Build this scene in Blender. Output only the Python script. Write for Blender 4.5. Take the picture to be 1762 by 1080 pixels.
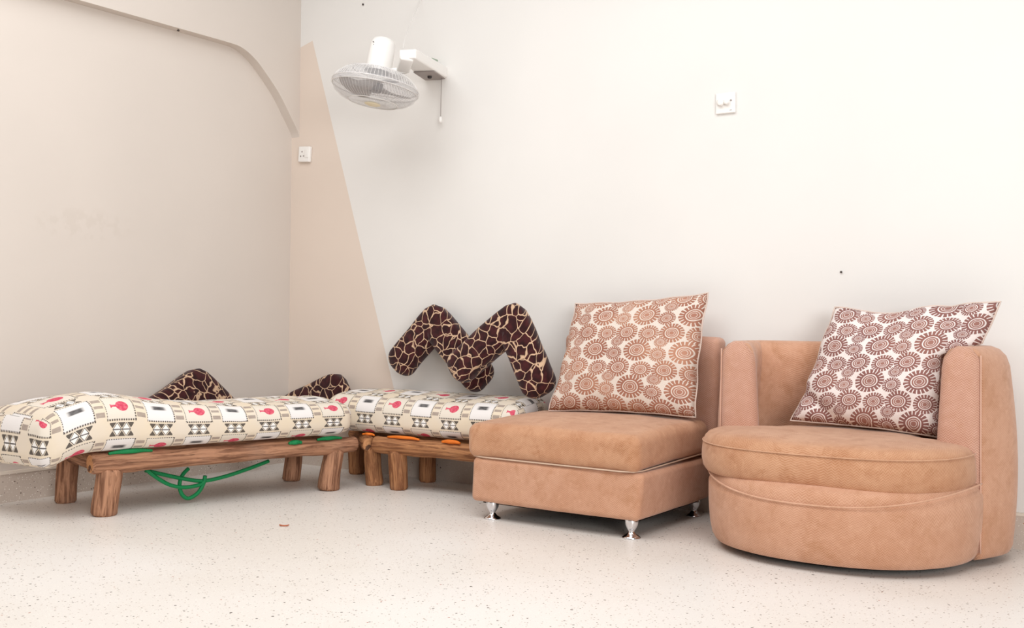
import bpy, bmesh, math, random
from mathutils import Vector, Matrix, noise
R = math.radians
scene = bpy.context.scene
for o in list(bpy.data.objects): bpy.data.objects.remove(o)
COL = scene.collection

# ------------------------------------------------------------------ camera
F_PX, YAW, ROLL, HOR, CAM = 1850.0, R(33.8), R(0.7), 545.0, Vector((4.356, -4.282, 0.82))
PITCH = math.atan((HOR - 540) / F_PX)
FW = Vector((-math.sin(YAW) * math.cos(PITCH), math.cos(YAW) * math.cos(PITCH), math.sin(PITCH)))
RT0 = Vector((math.cos(YAW), math.sin(YAW), 0)); UP0 = RT0.cross(FW)
RT = math.cos(ROLL) * RT0 + math.sin(ROLL) * UP0
UP = -math.sin(ROLL) * RT0 + math.cos(ROLL) * UP0
cd = bpy.data.cameras.new('camera'); cam = bpy.data.objects.new('camera', cd); COL.objects.link(cam)
cd.sensor_width = 36; cd.sensor_fit = 'HORIZONTAL'; cd.lens = F_PX / 1762 * 36; cd.clip_start = .05
m = Matrix.Identity(4)
for i in range(3): m[i][0] = RT[i]; m[i][1] = UP[i]; m[i][2] = -FW[i]; m[i][3] = CAM[i]
cam.matrix_world = m
scene.camera = cam

# ------------------------------------------------------------------ light
world = bpy.data.worlds.new('world'); scene.world = world; world.use_nodes = True
bg = world.node_tree.nodes['Background']; bg.inputs[0].default_value = (1.0, .975, .95, 1); bg.inputs[1].default_value = .21
def area(name, loc, target, size, power, color=(1, 1, 1)):
    l = bpy.data.lights.new(name, 'AREA'); l.shape = 'RECTANGLE'; l.size, l.size_y = size; l.energy = power; l.color = color
    o = bpy.data.objects.new(name, l); COL.objects.link(o); o.location = loc
    o.rotation_euler = (Vector(target) - Vector(loc)).to_track_quat('-Z', 'Y').to_euler()
    return o
area('front_fill_light', (7.4, -5.6, 1.8), (.9, -.6, .6), (2.8, 2.0), 260)  # added soft fill from the front right to even out the walls, no window there
area('ceiling_bounce_light', (2.7, -2.5, 3.3), (2.7, -2.4, 0), (4.4, 2.6), 150)
vs = scene.view_settings
vs.view_transform = 'Standard'; vs.look = 'None'; vs.gamma = 1; vs.exposure = -0.19; vs.use_curve_mapping = False

# ------------------------------------------------------------------ helpers: objects
def px(x, y):            # ray of a photo pixel
    return FW + RT * ((x - 881) / F_PX) - UP * ((y - 540) / F_PX)
def at_y(x, y, Y): d = px(x, y); return CAM + d * ((Y - CAM.y) / d.y)
def at_x(x, y, X): d = px(x, y); return CAM + d * ((X - CAM.x) / d.x)
def at_z(x, y, Z): d = px(x, y); return CAM + d * ((Z - CAM.z) / d.z)

def tag(o, label=None, cat=None, group=None, kind=None):
    if label: o['label'] = label
    if cat: o['category'] = cat
    if group: o['group'] = group
    if kind: o['kind'] = kind
    return o
def thing(name, loc, label, cat, group=None):
    o = bpy.data.objects.new(name, None); COL.objects.link(o); o.location = loc; o.empty_display_size = .1
    return tag(o, label, cat, group)
def world_loc(o):
    v = Vector(o.location)
    return v
def link_mesh(name, verts, faces, mats, parent=None, uvs=None, fmat=None, smooth=True, label=None):
    """verts in world space; origin goes to the base centre; parent transforms are pure translations"""
    xs = [v[0] for v in verts]; ys = [v[1] for v in verts]; zs = [v[2] for v in verts]
    org = Vector(((min(xs) + max(xs)) / 2, (min(ys) + max(ys)) / 2, min(zs)))
    me = bpy.data.meshes.new(name)
    me.from_pydata([tuple(Vector(v) - org) for v in verts], [], faces)
    if uvs:
        ul = me.uv_layers.new(name='UVMap'); k = 0
        flat = []
        for f in uvs:
            for c in f: flat += [c[0], c[1]]
        ul.data.foreach_set('uv', flat)
    for mt in (mats if isinstance(mats, (list, tuple)) else [mats]): me.materials.append(mt)
    if fmat: me.polygons.foreach_set('material_index', fmat)
    if smooth: me.polygons.foreach_set('use_smooth', [True] * len(me.polygons))
    me.update()
    o = bpy.data.objects.new(name, me); COL.objects.link(o)
    o.location = org
    if parent:
        o.parent = parent
        o.location = org - Vector(parent['_w'] if '_w' in parent else parent.location)
    o['_w'] = tuple(org)
    if label: o['label'] = label
    return o
def orient(o):
    """consistent outward normals"""
    bm = bmesh.new(); bm.from_mesh(o.data); bmesh.ops.recalc_face_normals(bm, faces=bm.faces); bm.to_mesh(o.data); bm.free(); o.data.update()
    return o
def fbm(x, y, z, s=1.0, oct=3):
    return noise.fractal(Vector((x * s, y * s, z * s)), 1.0, 2.0, oct)

def rbox(size, r, n, m=4, deform=None, xf=None, uvo=(0, 0)):
    """rounded box centred on the origin: returns verts, faces, uvs (uv in metres, flowing from the front (-y) face over
    the top and round the ends)"""
    a = [s / 2 for s in size]; rr = [min(r, x * .999) for x in a] if not isinstance(r, (tuple, list)) else list(r)
    rad = min(rr)
    rr = [rad] * 3
    ax = []
    for i in range(3):
        inner = a[i] - rad
        pts = [-a[i] + rad - rad * math.tan(math.pi / 4 * k / m) for k in range(m, 0, -1)]
        pts += [-inner + 2 * inner * k / n[i] for k in range(n[i] + 1)]
        pts += [a[i] - rad + rad * math.tan(math.pi / 4 * k / m) for k in range(1, m + 1)]
        ax.append(pts)
    verts, idx, faces, uvs = [], {}, [], []
    def vid(p):
        key = tuple(round(c, 6) for c in p)
        if key not in idx:
            q = [max(-(a[i] - rad), min(a[i] - rad, p[i])) for i in range(3)]
            d = Vector([p[i] - q[i] for i in range(3)])
            v = Vector(q) + (d.normalized() * rad if d.length > 0 else d)
            if deform: v = Vector(deform(v))
            if xf: v = xf @ v
            idx[key] = len(verts); verts.append(v)
        return idx[key]
    for axis in range(3):
        u_, v_ = [i for i in range(3) if i != axis]
        for sgn in (-1, 1):
            A, B = ax[u_], ax[v_]
            for i in range(len(A) - 1):
                for j in range(len(B) - 1):
                    quad = []
                    for (s, t) in ((A[i], B[j]), (A[i + 1], B[j]), (A[i + 1], B[j + 1]), (A[i], B[j + 1])):
                        p = [0, 0, 0]; p[axis] = sgn * a[axis]; p[u_] = s; p[v_] = t; quad.append(tuple(p))
                    flip = (sgn == 1) == (axis == 1)
                    if flip: quad = quad[::-1]
                    faces.append([vid(p) for p in quad])
                    uv = []
                    for p in quad:
                        if axis == 1: uv.append((p[0], p[2]) if sgn < 0 else (p[0], size[2] + size[1] - p[2]))
                        elif axis == 2: uv.append((p[0], a[2] + p[1] + a[1]) if sgn > 0 else (p[0], -a[2] - p[1] - a[1]))
                        else: uv.append((-a[0] - p[1] - a[1], p[2]) if sgn < 0 else (a[0] + p[1] + a[1], p[2]))
                    uvs.append([(c[0] + uvo[0], c[1] + uvo[1]) for c in uv])
    return verts, faces, uvs

def lathe(profile, seg=24, xf=None, cap=True):
    """profile [(r,z)]"""
    verts, faces = [], []
    for (r, z) in profile:
        for k in range(seg):
            t = 2 * math.pi * k / seg
            v = Vector((r * math.cos(t), r * math.sin(t), z)); verts.append(xf @ v if xf else v)
    for i in range(len(profile) - 1):
        for k in range(seg):
            faces.append([i * seg + k, i * seg + (k + 1) % seg, (i + 1) * seg + (k + 1) % seg, (i + 1) * seg + k])
    if cap:
        faces.append(list(range(seg))[::-1]); n = len(profile) - 1
        faces.append([n * seg + k for k in range(seg)])
    return verts, faces
def tube(path, r, seg=8, closed=False, cap=True):
    """sweep a circle along a list of points; r number or list"""
    P = [Vector(p) for p in path]; n = len(P); verts, faces = [], []
    up = Vector((0, 0, 1)); prev = None
    for i in range(n):
        if closed: t = (P[(i + 1) % n] - P[i - 1])
        else: t = P[min(i + 1, n - 1)] - P[max(i - 1, 0)]
        t.normalize()
        if prev is None:
            b = t.orthogonal().normalized()
        else:
            b = (prev - t * prev.dot(t))
            b = b.normalized() if b.length > 1e-6 else t.orthogonal().normalized()
        prev = b; c = t.cross(b)
        rr = r[i] if isinstance(r, (list, tuple)) else r
        for k in range(seg):
            a = 2 * math.pi * k / seg
            verts.append(P[i] + (b * math.cos(a) + c * math.sin(a)) * rr)
    for i in range(n if closed else n - 1):
        for k in range(seg):
            j = (i + 1) % n
            faces.append([i * seg + k, i * seg + (k + 1) % seg, j * seg + (k + 1) % seg, j * seg + k])
    if cap and not closed:
        faces.append(list(range(seg))[::-1]); faces.append([(n - 1) * seg + k for k in range(seg)])
    return verts, faces
def bez(pts, n=10):
    """Catmull-Rom through points"""
    P = [Vector(p) for p in pts]; out = []
    for i in range(len(P) - 1):
        p0 = P[max(i - 1, 0)]; p1 = P[i]; p2 = P[i + 1]; p3 = P[min(i + 2, len(P) - 1)]
        for k in range(n):
            t = k / n
            out.append(.5 * ((2 * p1) + (-p0 + p2) * t + (2 * p0 - 5 * p1 + 4 * p2 - p3) * t * t + (-p0 + 3 * p1 - 3 * p2 + p3) * t ** 3))
    out.append(P[-1]); return out
class Join:
    def __init__(s): s.v, s.f = [], []
    def add(s, vf):
        n = len(s.v); s.v += list(vf[0]); s.f += [[i + n for i in f] for f in vf[1]]; return s

# ------------------------------------------------------------------ helpers: materials
def srgb(r, g, b):
    f = lambda c: c / 12.92 if c <= .04045 else ((c + .055) / 1.055) ** 2.4
    return (f(r / 255), f(g / 255), f(b / 255), 1)
class Mat:
    """tiny expression layer over shader math nodes"""
    def __init__(s, name, rough=.8, spec=.3):
        s.m = bpy.data.materials.new(name); s.m.use_nodes = True; s.t = s.m.node_tree; s.n = s.t.nodes
        s.b = s.n['Principled BSDF']; s.b.inputs['Roughness'].default_value = rough; s.b.inputs['Specular IOR Level'].default_value = spec
        s.co = None
    def put(s, sock, v):
        if isinstance(v, E): v = v.s
        if isinstance(v, bpy.types.NodeSocket): s.t.links.new(v, sock)
        else: sock.default_value = v
    def math(s, op, *a, clamp=False):
        n = s.n.new('ShaderNodeMath'); n.operation = op; n.use_clamp = clamp
        for i, v in enumerate(a): s.put(n.inputs[i], v)
        return E(s, n.outputs[0])
    def vmath(s, op, *a):
        n = s.n.new('ShaderNodeVectorMath'); n.operation = op
        for i, v in enumerate(a):
            if op == 'SCALE' and i == 1: s.put(n.inputs['Scale'], v)
            else: s.put(n.inputs[i], v)
        return E(s, n.outputs['Value'] if op in ('LENGTH', 'DOT_PRODUCT', 'DISTANCE') else n.outputs[0])
    def coord(s, which='Object'):
        if s.co is None: s.co = s.n.new('ShaderNodeTexCoord')
        return E(s, s.co.outputs[which])
    def sep(s, v):
        n = s.n.new('ShaderNodeSeparateXYZ'); s.put(n.inputs[0], v); return [E(s, o) for o in n.outputs]
    def comb(s, x=0., y=0., z=0.):
        n = s.n.new('ShaderNodeCombineXYZ')
        for i, v in enumerate((x, y, z)): s.put(n.inputs[i], v)
        return E(s, n.outputs[0])
    def noise(s, v, scale, detail=3., rough=.5, dist=0., col=False):
        n = s.n.new('ShaderNodeTexNoise'); s.put(n.inputs['Vector'], v)
        n.inputs['Scale'].default_value = scale; n.inputs['Detail'].default_value = detail; n.inputs['Roughness'].default_value = rough; n.inputs['Distortion'].default_value = dist
        return E(s, n.outputs['Color' if col else 'Fac'])
    def voronoi(s, v, scale, feature='F1', rnd=1.):
        n = s.n.new('ShaderNodeTexVoronoi'); n.feature = feature; s.put(n.inputs['Vector'], v); n.inputs['Scale'].default_value = scale; n.inputs['Randomness'].default_value = rnd
        return E(s, n.outputs['Distance']), (E(s, n.outputs['Color']) if feature != 'DISTANCE_TO_EDGE' else None)
    def mix(s, f, a, b):
        n = s.n.new('ShaderNodeMix'); n.data_type = 'RGBA'; s.put(n.inputs[0], f); s.put(n.inputs[6], a); s.put(n.inputs[7], b)
        return E(s, n.outputs[2])
    def vmix(s, f, a, b):
        n = s.n.new('ShaderNodeMix'); n.data_type = 'VECTOR'; s.put(n.inputs[0], f); s.put(n.inputs[4], a); s.put(n.inputs[5], b)
        return E(s, n.outputs[1])
    def ss(s, x, lo, hi):
        n = s.n.new('ShaderNodeMapRange'); n.interpolation_type = 'SMOOTHSTEP'; s.put(n.inputs[0], x); n.inputs[1].default_value = lo; n.inputs[2].default_value = hi
        return E(s, n.outputs[0])
    def color(s, c): s.put(s.b.inputs['Base Color'], c); return s
    def bump(s, h, strength=.3, dist=.002):
        n = s.n.new('ShaderNodeBump'); n.inputs['Strength'].default_value = strength; n.inputs['Distance'].default_value = dist
        s.put(n.inputs['Height'], h); s.t.links.new(n.outputs[0], s.b.inputs['Normal']); return s
class E:
    def __init__(s, m, sock): s.m, s.s = m, sock
    def __add__(s, o): return s.m.math('ADD', s, o)
    __radd__ = __add__
    def __sub__(s, o): return s.m.math('SUBTRACT', s, o)
    def __rsub__(s, o): return s.m.math('SUBTRACT', o, s)
    def __mul__(s, o): return s.m.math('MULTIPLY', s, o)
    __rmul__ = __mul__
    def __truediv__(s, o): return s.m.math('DIVIDE', s, o)
    def lt(s, o): return s.m.math('LESS_THAN', s, o)
    def gt(s, o): return s.m.math('GREATER_THAN', s, o)
    def abs(s): return s.m.math('ABSOLUTE', s)
    def fract(s): return s.m.math('FRACT', s)
    def floor(s): return s.m.math('FLOOR', s)
    def sin(s): return s.m.math('SINE', s)
    def min(s, o): return s.m.math('MINIMUM', s, o)
    def max(s, o): return s.m.math('MAXIMUM', s, o)
    def mod2(s): return s.m.math('FLOORED_MODULO', s, 2.0)

def plain(name, rgb, rough=.5, spec=.4, metal=0., alpha=None):
    M = Mat(name, rough, spec); M.b.inputs['Base Color'].default_value = srgb(*rgb); M.b.inputs['Metallic'].default_value = metal
    if alpha is not None: M.b.inputs['Alpha'].default_value = alpha
    n = M.noise(M.coord(), 30., 2.); M.put(M.b.inputs['Roughness'], M.ss(n, -.5, 1.5) * .1 + (rough - .05))
    return M.m

def mat_wall(name, rgb, tri=False, beige=None):
    M = Mat(name, .75, .2); c = M.coord()
    n = M.noise(c, 1.3, 3.); n2 = M.noise(c, 9., 4.)
    f = M.ss(n, .3, .7)
    a = srgb(*rgb); b = tuple(x * .965 for x in a[:3]) + (1,)
    col = M.mix(f, a, b)
    if tri:
        x, y, z = M.sep(c)       # object origin: wall_back base centre; x offset baked in beige=(x0)
        X = x + beige['x0']
        # beige wedge: right of the corner, left of a straight line, below a short sloped top edge
        line = (X - .150) - (2.322 - z) * ((.699 - .150) / (2.322 - .631))
        top = z - (2.296 + (X - .058) * ((2.322 - 2.296) / (.150 - .058)))
        msk = line.lt(0.) * top.lt(0.)
        g = srgb(*beige['rgb'])
        col = M.mix(msk, col, M.mix(f, g, tuple(q * .97 for q in g[:3]) + (1,)))
    else:
        x, y, z = M.sep(c)           # faint scuffed patch on the alcove wall
        e = M.vmath('LENGTH', M.comb((y - SCUFF[0]) / .34, (z - SCUFF[1]) / .09, 0.))
        sc = M.ss(e, 1., .45) * M.ss(M.noise(c, 14., 4.), .46, .58)
        col = M.mix(sc * .30, col, srgb(rgb[0] - 14, rgb[1] - 15, rgb[2] - 17))
    sp = M.noise(c, 60., 2.)
    M.color(col).bump(n2 + sp * .25, .12, .004)
    return M.m
def mat_terrazzo(name, base=(232, 227, 222)):
    M = Mat(name, .38, .35); c = M.coord()
    cl = M.noise(c, 1.1, 3.)
    col = M.mix(M.ss(cl, .3, .72), srgb(*base), srgb(base[0] - 8, base[1] - 10, base[2] - 13))
    def specks(scale, thr, pick, rgb, off):
        nonlocal col
        v = M.vmath('ADD', c, (off, off * 1.7, off * .6))
        d, k = M.voronoi(v, scale)
        r, g, b = M.sep(k)
        n = M.noise(v, scale * 2.2, 1.)
        msk = (d + n * .3).lt(g * thr + .12) * r.lt(pick)
        col = M.mix(msk, col, srgb(*rgb))
    specks(150., .40, .75, (240, 234, 227), .3)
    specks(120., .36, .34, (188, 172, 160), 1.3)
    specks(100., .32, .26, (146, 128, 116), 2.9)
    specks(75., .29, .20, (104, 90, 82), 4.1)
    specks(50., .25, .16, (84, 72, 66), 6.7)
    specks(55., .22, .06, (176, 112, 92), 8.3)
    fg = M.noise(c, 260., 3., .7)
    col = M.mix(M.ss(fg, .52, .75) * .35, col, srgb(186, 172, 160))
    M.color(col); return M.m
def mat_wood(name, c1, c2, c3):
    M = Mat(name, .75, .2); c = M.coord(); x, y, z = M.sep(c)
    v = M.comb(x * 1., y * 1., z * .07)
    n1 = M.noise(v, 60., 5., .65, .9); n2 = M.noise(v, 130., 3., .6); n3 = M.noise(c, 5., 3.)
    col = M.mix(M.ss(n1, .36, .66), srgb(*c1), srgb(*c2))
    col = M.mix(M.ss(n3, .5, .78) * .7, col, srgb(*c3))
    crack = M.ss(n2, .66, .74)
    col = M.mix(crack * .6, col, srgb(62, 40, 28))
    M.color(col).bump(n1 * .8 - crack + n2 * .4, .6, .006); return M.m
def mat_endgrain(name):
    M = Mat(name, .8, .2); c = M.coord(); x, y, z = M.sep(c)
    r = M.vmath('LENGTH', M.comb(x, y, 0.)); n = M.noise(c, 30., 3.)
    ring = ((r * 420. + n * 5.).sin()) * .5 + .5
    col = M.mix(ring * .5, srgb(205, 150, 105), srgb(176, 118, 78))
    col = M.mix(M.ss(M.noise(c, 22., 2.), .55, .62), col, srgb(96, 66, 52))
    M.color(col); return M.m
def mat_giraffe(name):
    M = Mat(name, .95, .15); c = M.coord('UV')
    n = M.noise(c, 14., 2., col=True)
    v = M.vmath('ADD', c, M.vmath('SCALE', M.vmath('SUBTRACT', n, (.5, .5, .5)), .05))
    d, _ = M.voronoi(v, 19., 'DISTANCE_TO_EDGE', .95)
    th = M.noise(c, 30., 2.) * .06 + .002
    line = M.ss(d - th, -.015, .02)
    br = M.noise(c, 25., 2.)
    dark = M.mix(M.ss(br, .35, .7), srgb(44, 20, 22), srgb(70, 30, 32))
    M.color(M.mix(line, srgb(205, 172, 142), dark)); 
    f = M.noise(c, 600., 1.); M.bump(f, .3, .002)
    M.b.inputs['Sheen Weight'].default_value = .15
    return M.m
def mat_upholstery(name, c1, c2, c3, weave=.4, worn=1.0):
    M = Mat(name, .92, .15); c = M.coord(); uv = M.coord('UV'); u, v, _ = M.sep(uv)
    n1 = M.noise(c, 6., 5., .65); n2 = M.noise(c, 13., 5., .7, .5); n4 = M.noise(c, 45., 4., .7); n3 = M.noise(c, 160., 2.)
    col = M.mix(M.ss(n1, .34, .66), srgb(*c1), srgb(*c2))
    col = M.mix(M.ss(n2, .48, .72) * (.7 * worn), col, srgb(*c3))
    col = M.mix(M.ss(n4, .5, .8) * .45, col, srgb(min(255, c1[0] + 22), c1[1] + 24, c1[2] + 24))
    col = M.mix(M.ss(n4, .5, .25) * .35, col, srgb(c3[0] - 12, c3[1] - 14, c3[2] - 12))
    # herringbone weave
    zig = ((u * 62.).fract() - .5).abs() * 2.
    hb = ((v * 118. + zig * 1.0).fract() - .5).abs() * 2.
    th = (u * 700.).sin() * (v * 700.).sin() * .5 + .5
    w = hb * .7 + th * .3
    col = M.mix(w * weave, col, M.mix(.5, srgb(236, 200, 178), col))
    col = M.mix((1. - w) * (weave * .55), col, srgb(150, 92, 70))
    M.color(col).bump(w * .6 + n3 * .5, .25, .002)
    M.b.inputs['Sheen Weight'].default_value = .2
    return M.m
def mat_flowers(name, bgc, c1, c2):
    """printed rows of toothed flower discs with concentric rings"""
    M = Mat(name, .85, .2); uv = M.coord('UV')
    T = .158
    p = M.vmath('SCALE', uv, 1 / T)
    FL = [(0, 0, .305), (-.34, -.50, .262), (.175, -.53, .228), (-.515, .235, .146), (-.53, -.10, .192)]
    best = None; bl = None
    for (x, y, r) in FL:
        q = M.vmath('WRAP', M.vmath('SUBTRACT', p, (x, y, 0)), (.5, .5, .5), (-.5, -.5, -.5))
        q = M.vmath('SCALE', q, 1 / r)
        l = M.vmath('LENGTH', q)
        if best is None: best, bl, sz = q, l, None
        else:
            k = l.lt(bl); best = M.vmix(k, best, q); bl = bl.min(l)
    x, y, _ = M.sep(best)
    ang = M.math('ARCTAN2', y, x)
    wob = M.noise(uv, 45., 1.)
    teeth = ((ang * (21 / (2 * math.pi)) + wob * .5).fract() - .5).abs() * 2.      # 1 at tooth edge
    tooth = teeth.lt(.70)
    r = bl + (wob - .5) * .10
    ink = r.lt(.68).max(r.lt(.99) * tooth)
    def ring(a, b): return r.gt(a) * r.lt(b)
    light = ring(.47, .545).max(ring(.33, .37)).max(ring(.19, .225))
    ink = ink * (1. - light)
    fade = M.ss(M.noise(uv, 5., 3.), .35, .7)
    inkc = M.mix(fade, srgb(*c1), srgb(*c2))
    inkc = M.mix(r.lt(.44) * .25, inkc, srgb(190, 140, 120))
    fine = M.noise(uv, 400., 1.)
    bgx = M.mix(M.ss(fine, .3, .7), srgb(*bgc), srgb(bgc[0] - 12, bgc[1] - 13, bgc[2] - 14))
    M.color(M.mix(ink * .93, bgx, inkc)).bump(fine, .15, .001)
    return M.m
def mat_mattress(name):
    """printed cotton: checker of framed cells (red pot / black brush stroke), grey dashes between, diamond bands below"""
    M = Mat(name, .85, .2); uv = M.coord('UV'); u, v, _ = M.sep(uv)
    U, V, CW, CH = .164, .172, .116, .112
    iu = (u / U).floor(); iv = (v / V).floor()
    x = u - iu * U; y = v - iv * V                 # local position in a half tile (metres)
    par = (iu + iv).mod2().gt(.5)                  # 1 = pot cell
    cx = x - CW / 2; cy = y - (V - CH) - CH / 2      # relative to the cell centre
    ex = cx.abs() - CW / 2; ey = cy.abs() - CH / 2
    incell = ex.lt(0.) * ey.lt(0.)
    cream = srgb(226, 213, 196)
    soft = M.ss(M.noise(uv, 7., 3.), .35, .7)
    base = M.mix(soft, cream, srgb(229, 213, 189))
    col = M.mix(incell, base, M.mix(par, srgb(233, 228, 225), srgb(227, 217, 203)))
    # dotted frame round every cell
    line = (ex.abs().lt(.0030) * ey.lt(.004)).max(ey.abs().lt(.0030) * ex.lt(.004))
    dots = ((u * 105.).fract().lt(.62) * ey.abs().lt(.0032)).max((v * 105.).fract().lt(.62) * ex.abs().lt(.0032))
    col = M.mix(line * dots * .9, col, srgb(58, 48, 46))
    # pot: round body, neck and flared rim (lying on its side, neck to the left)
    bx = cx - .010; by = cy
    body = M.vmath('LENGTH', M.comb(bx, by * .92, 0.)).lt(.0250)
    neck = by.abs().lt(.0065) * bx.lt(-.02) * bx.gt(-.042)
    rim = by.abs().lt((bx + .036).abs() * .9 + .004) * bx.lt(-.034) * bx.gt(-.046)
    pot = body.max(neck).max(rim) * par
    sw = M.ss(M.noise(uv, 90., 2.), .4, .65)
    col = M.mix(pot, col, M.mix(sw * .55, srgb(206, 72, 98), srgb(230, 128, 138)))
    # black brush stroke with feathered ends
    st = (1. - M.ss(cx.abs(), .016, .036)) * (1. - M.ss((cy - .010).abs(), .010, .016)) * (1. - par)
    strk = M.noise(M.comb(u * .25, v, 0.), 160., 2.)
    col = M.mix(st * (strk * .5 + .62), col, srgb(40, 38, 42))
    # three grey dashes between cells
    gx = x - (CW + (U - CW) / 2)
    dash = gx.abs().lt(.0175) * (((cy + CH / 2) * (3 / CH)).fract() - .5).abs().lt(.23) * ey.lt(0.) * x.gt(CW)
    side = gx.abs().gt(.021) * gx.abs().lt(.0225)
    col = M.mix(dash * .8, col, M.mix(strk, srgb(120, 104, 98), srgb(176, 160, 150)))
    # diamond band under every cell
    by2 = (y - (V - CH) / 2) / .0215               # -1..1
    hx = cx / .037                                  # -1..1 over two diamonds
    inb = hx.abs().lt(1.) * by2.abs().lt(1.) * y.lt(V - CH)
    pd = (((hx + 1.) * 1.0).fract() - .5).abs() * 2.   # 0 at diamond centre, 1 at side corner
    dm = pd + by2.abs()
    tri = dm.gt(1.20) * by2.abs().gt(.20) * hx.abs().lt(1.30) * by2.abs().lt(1.) * y.lt(V - CH)
    outl = dm.gt(.86) * dm.lt(1.02)
    mid = by2.abs().lt(.09) * dm.lt(1.)
    col = M.mix(inb * dm.lt(.86), col, srgb(244, 240, 236))
    col = M.mix((inb * outl.max(mid)).max(tri) * .88, col, srgb(52, 44, 44))
    fine = M.noise(uv, 500., 1.)
    M.color(col).bump(fine, .12, .001)
    return M.m
def mat_rope(name, c1, c2):
    M = Mat(name, .5, .4); c = M.coord(); x, y, z = M.sep(c)
    w = ((x + y * .7 + z * 1.1) * 900.).sin() * .5 + .5
    M.color(M.mix(w * .6, srgb(*c1), srgb(*c2))).bump(w, .5, .002); return M.m

X0 = 2.6; SCUFF = (-1.30 + 2.75, 1.22)
wall_cream = mat_wall('cream_wall_paint', (230, 227, 223), True, {'x0': X0, 'rgb': (224, 209, 196)})
wall_beige = mat_wall('beige_wall_paint', (213, 203, 194))
ledge_paint = plain('ledge_paint', (226, 214, 200), .6, .3)
terrazzo = mat_terrazzo('terrazzo'); terrazzo2 = mat_terrazzo('skirting_terrazzo', (205, 192, 182))
wood = mat_wood('weathered_log_wood', (186, 138, 108), (118, 80, 60), (156, 124, 106))
wood2 = mat_wood('warm_log_wood', (188, 134, 92), (124, 80, 54), (154, 116, 90))
endgrain = mat_endgrain('sawn_log_end')
giraffe = mat_giraffe('giraffe_print_plush')
uph = mat_upholstery('tan_upholstery', (200, 152, 122), (188, 137, 104), (172, 120, 80), .55)
uph_pink = mat_upholstery('pinkish_upholstery', (200, 157, 138), (191, 144, 122), (182, 133, 100), .9, .8)
uph_seat = mat_upholstery('worn_seat_upholstery', (193, 145, 108), (181, 129, 90), (163, 108, 64), .5, 1.25)
piping_m = plain('cream_piping', (206, 180, 158), .8, .2)
hem_m = plain('pillow_hem', (214, 194, 182), .85, .2)
lining_m = plain('black_dust_cover', (30, 24, 22), .95, .1)
flow1 = mat_flowers('pillow_print_brown', (226, 214, 203), (150, 92, 72), (182, 128, 100))
flow2 = mat_flowers('pillow_print_maroon', (236, 226, 222), (124, 72, 66), (140, 86, 74))
matt = mat_mattress('mattress_print')
green = mat_rope('green_rope_fibre', (0, 120, 66), (16, 160, 92)); orange = mat_rope('orange_rope_fibre', (235, 110, 20), (250, 150, 50))
chrome = plain('chrome', (225, 225, 228), .14, .5, 1.)
white = plain('white_plastic', (238, 235, 231), .35, .4)
grey_p = plain('grey_panel', (150, 140, 136), .5, .4); dark_p = plain('dark_plastic', (48, 42, 40), .5, .4)
clear = plain('clear_smoky_plastic', (222, 220, 222), .25, .5, 0., .20)
blade_m = plain('smoky_blade_plastic', (122, 112, 104), .3, .5, 0., .82)
wire_m = plain('cage_wire', (232, 228, 224), .4, .4)
badge_m = plain('badge_cream', (226, 214, 184), .5, .4)
sage = plain('sage_plastic', (152, 166, 148), .6, .3)
nail_m = plain('dark_nail', (70, 60, 54), .6, .3)
chip_m = plain('reddish_brown_chip', (178, 104, 76), .8, .2)

# ------------------------------------------------------------------ the room
def quad_box(x0, x1, y0, y1, z0, z1):
    v = [(x, y, z) for z in (z0, z1) for y in (y0, y1) for x in (x0, x1)]
    f = [[0, 2, 3, 1], [4, 5, 7, 6], [0, 1, 5, 4], [2, 6, 7, 3], [0, 4, 6, 2], [1, 3, 7, 5]]
    return v, f
v, f = quad_box(-.3, 7.5, -6.5, .3, -.1, 0)
tag(link_mesh('floor', v, f, terrazzo, smooth=False), 'pale speckled terrazzo floor', None, None, 'structure')
v, f = quad_box(-.3, X0 * 2 + .3, 0, .15, 0, 3.3)
tag(link_mesh('wall_back', v, f, wall_cream, smooth=False), 'cream back wall with a beige wedge beside the corner', None, None, 'structure')
v, f = quad_box(-.15, 0, -5.5, 0, 0, 3.3)
wl = tag(link_mesh('wall_left', v, f, wall_beige, smooth=False), 'beige left wall with a shallow arched alcove', None, None, 'structure')
# raised surround of the alcove: everything above the arch line stands 6 cm proud
arc = [(0.0, 1.80), (.016, 1.833), (.07, 1.904), (.159, 2.016), (.287, 2.132), (.355, 2.178), (.42, 2.204), (.49, 2.212), (.68, 2.213), (1.2, 2.213), (2.6, 2.213), (4.6, 2.213), (4.75, 2.19), (4.95, 2.05), (5.1, 1.8), (5.1, 0)]
sm = [(p.x, p.y) for p in bez([(a, b, 0) for a, b in arc[:9]], 4)] + arc[9:]
V, Fc = [], []
for (s_, z_) in sm:
    V += [(.06, -s_, z_), (.06, -s_, 3.3), (0, -s_, z_)]
for i in range(len(sm) - 1):
    a, b = 3 * i, 3 * (i + 1)
    Fc += [[a, b, b + 1, a + 1], [a + 2, b + 2, b, a]]
link_mesh('arch_surround', V, Fc, wall_beige, wl, smooth=False)
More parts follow.
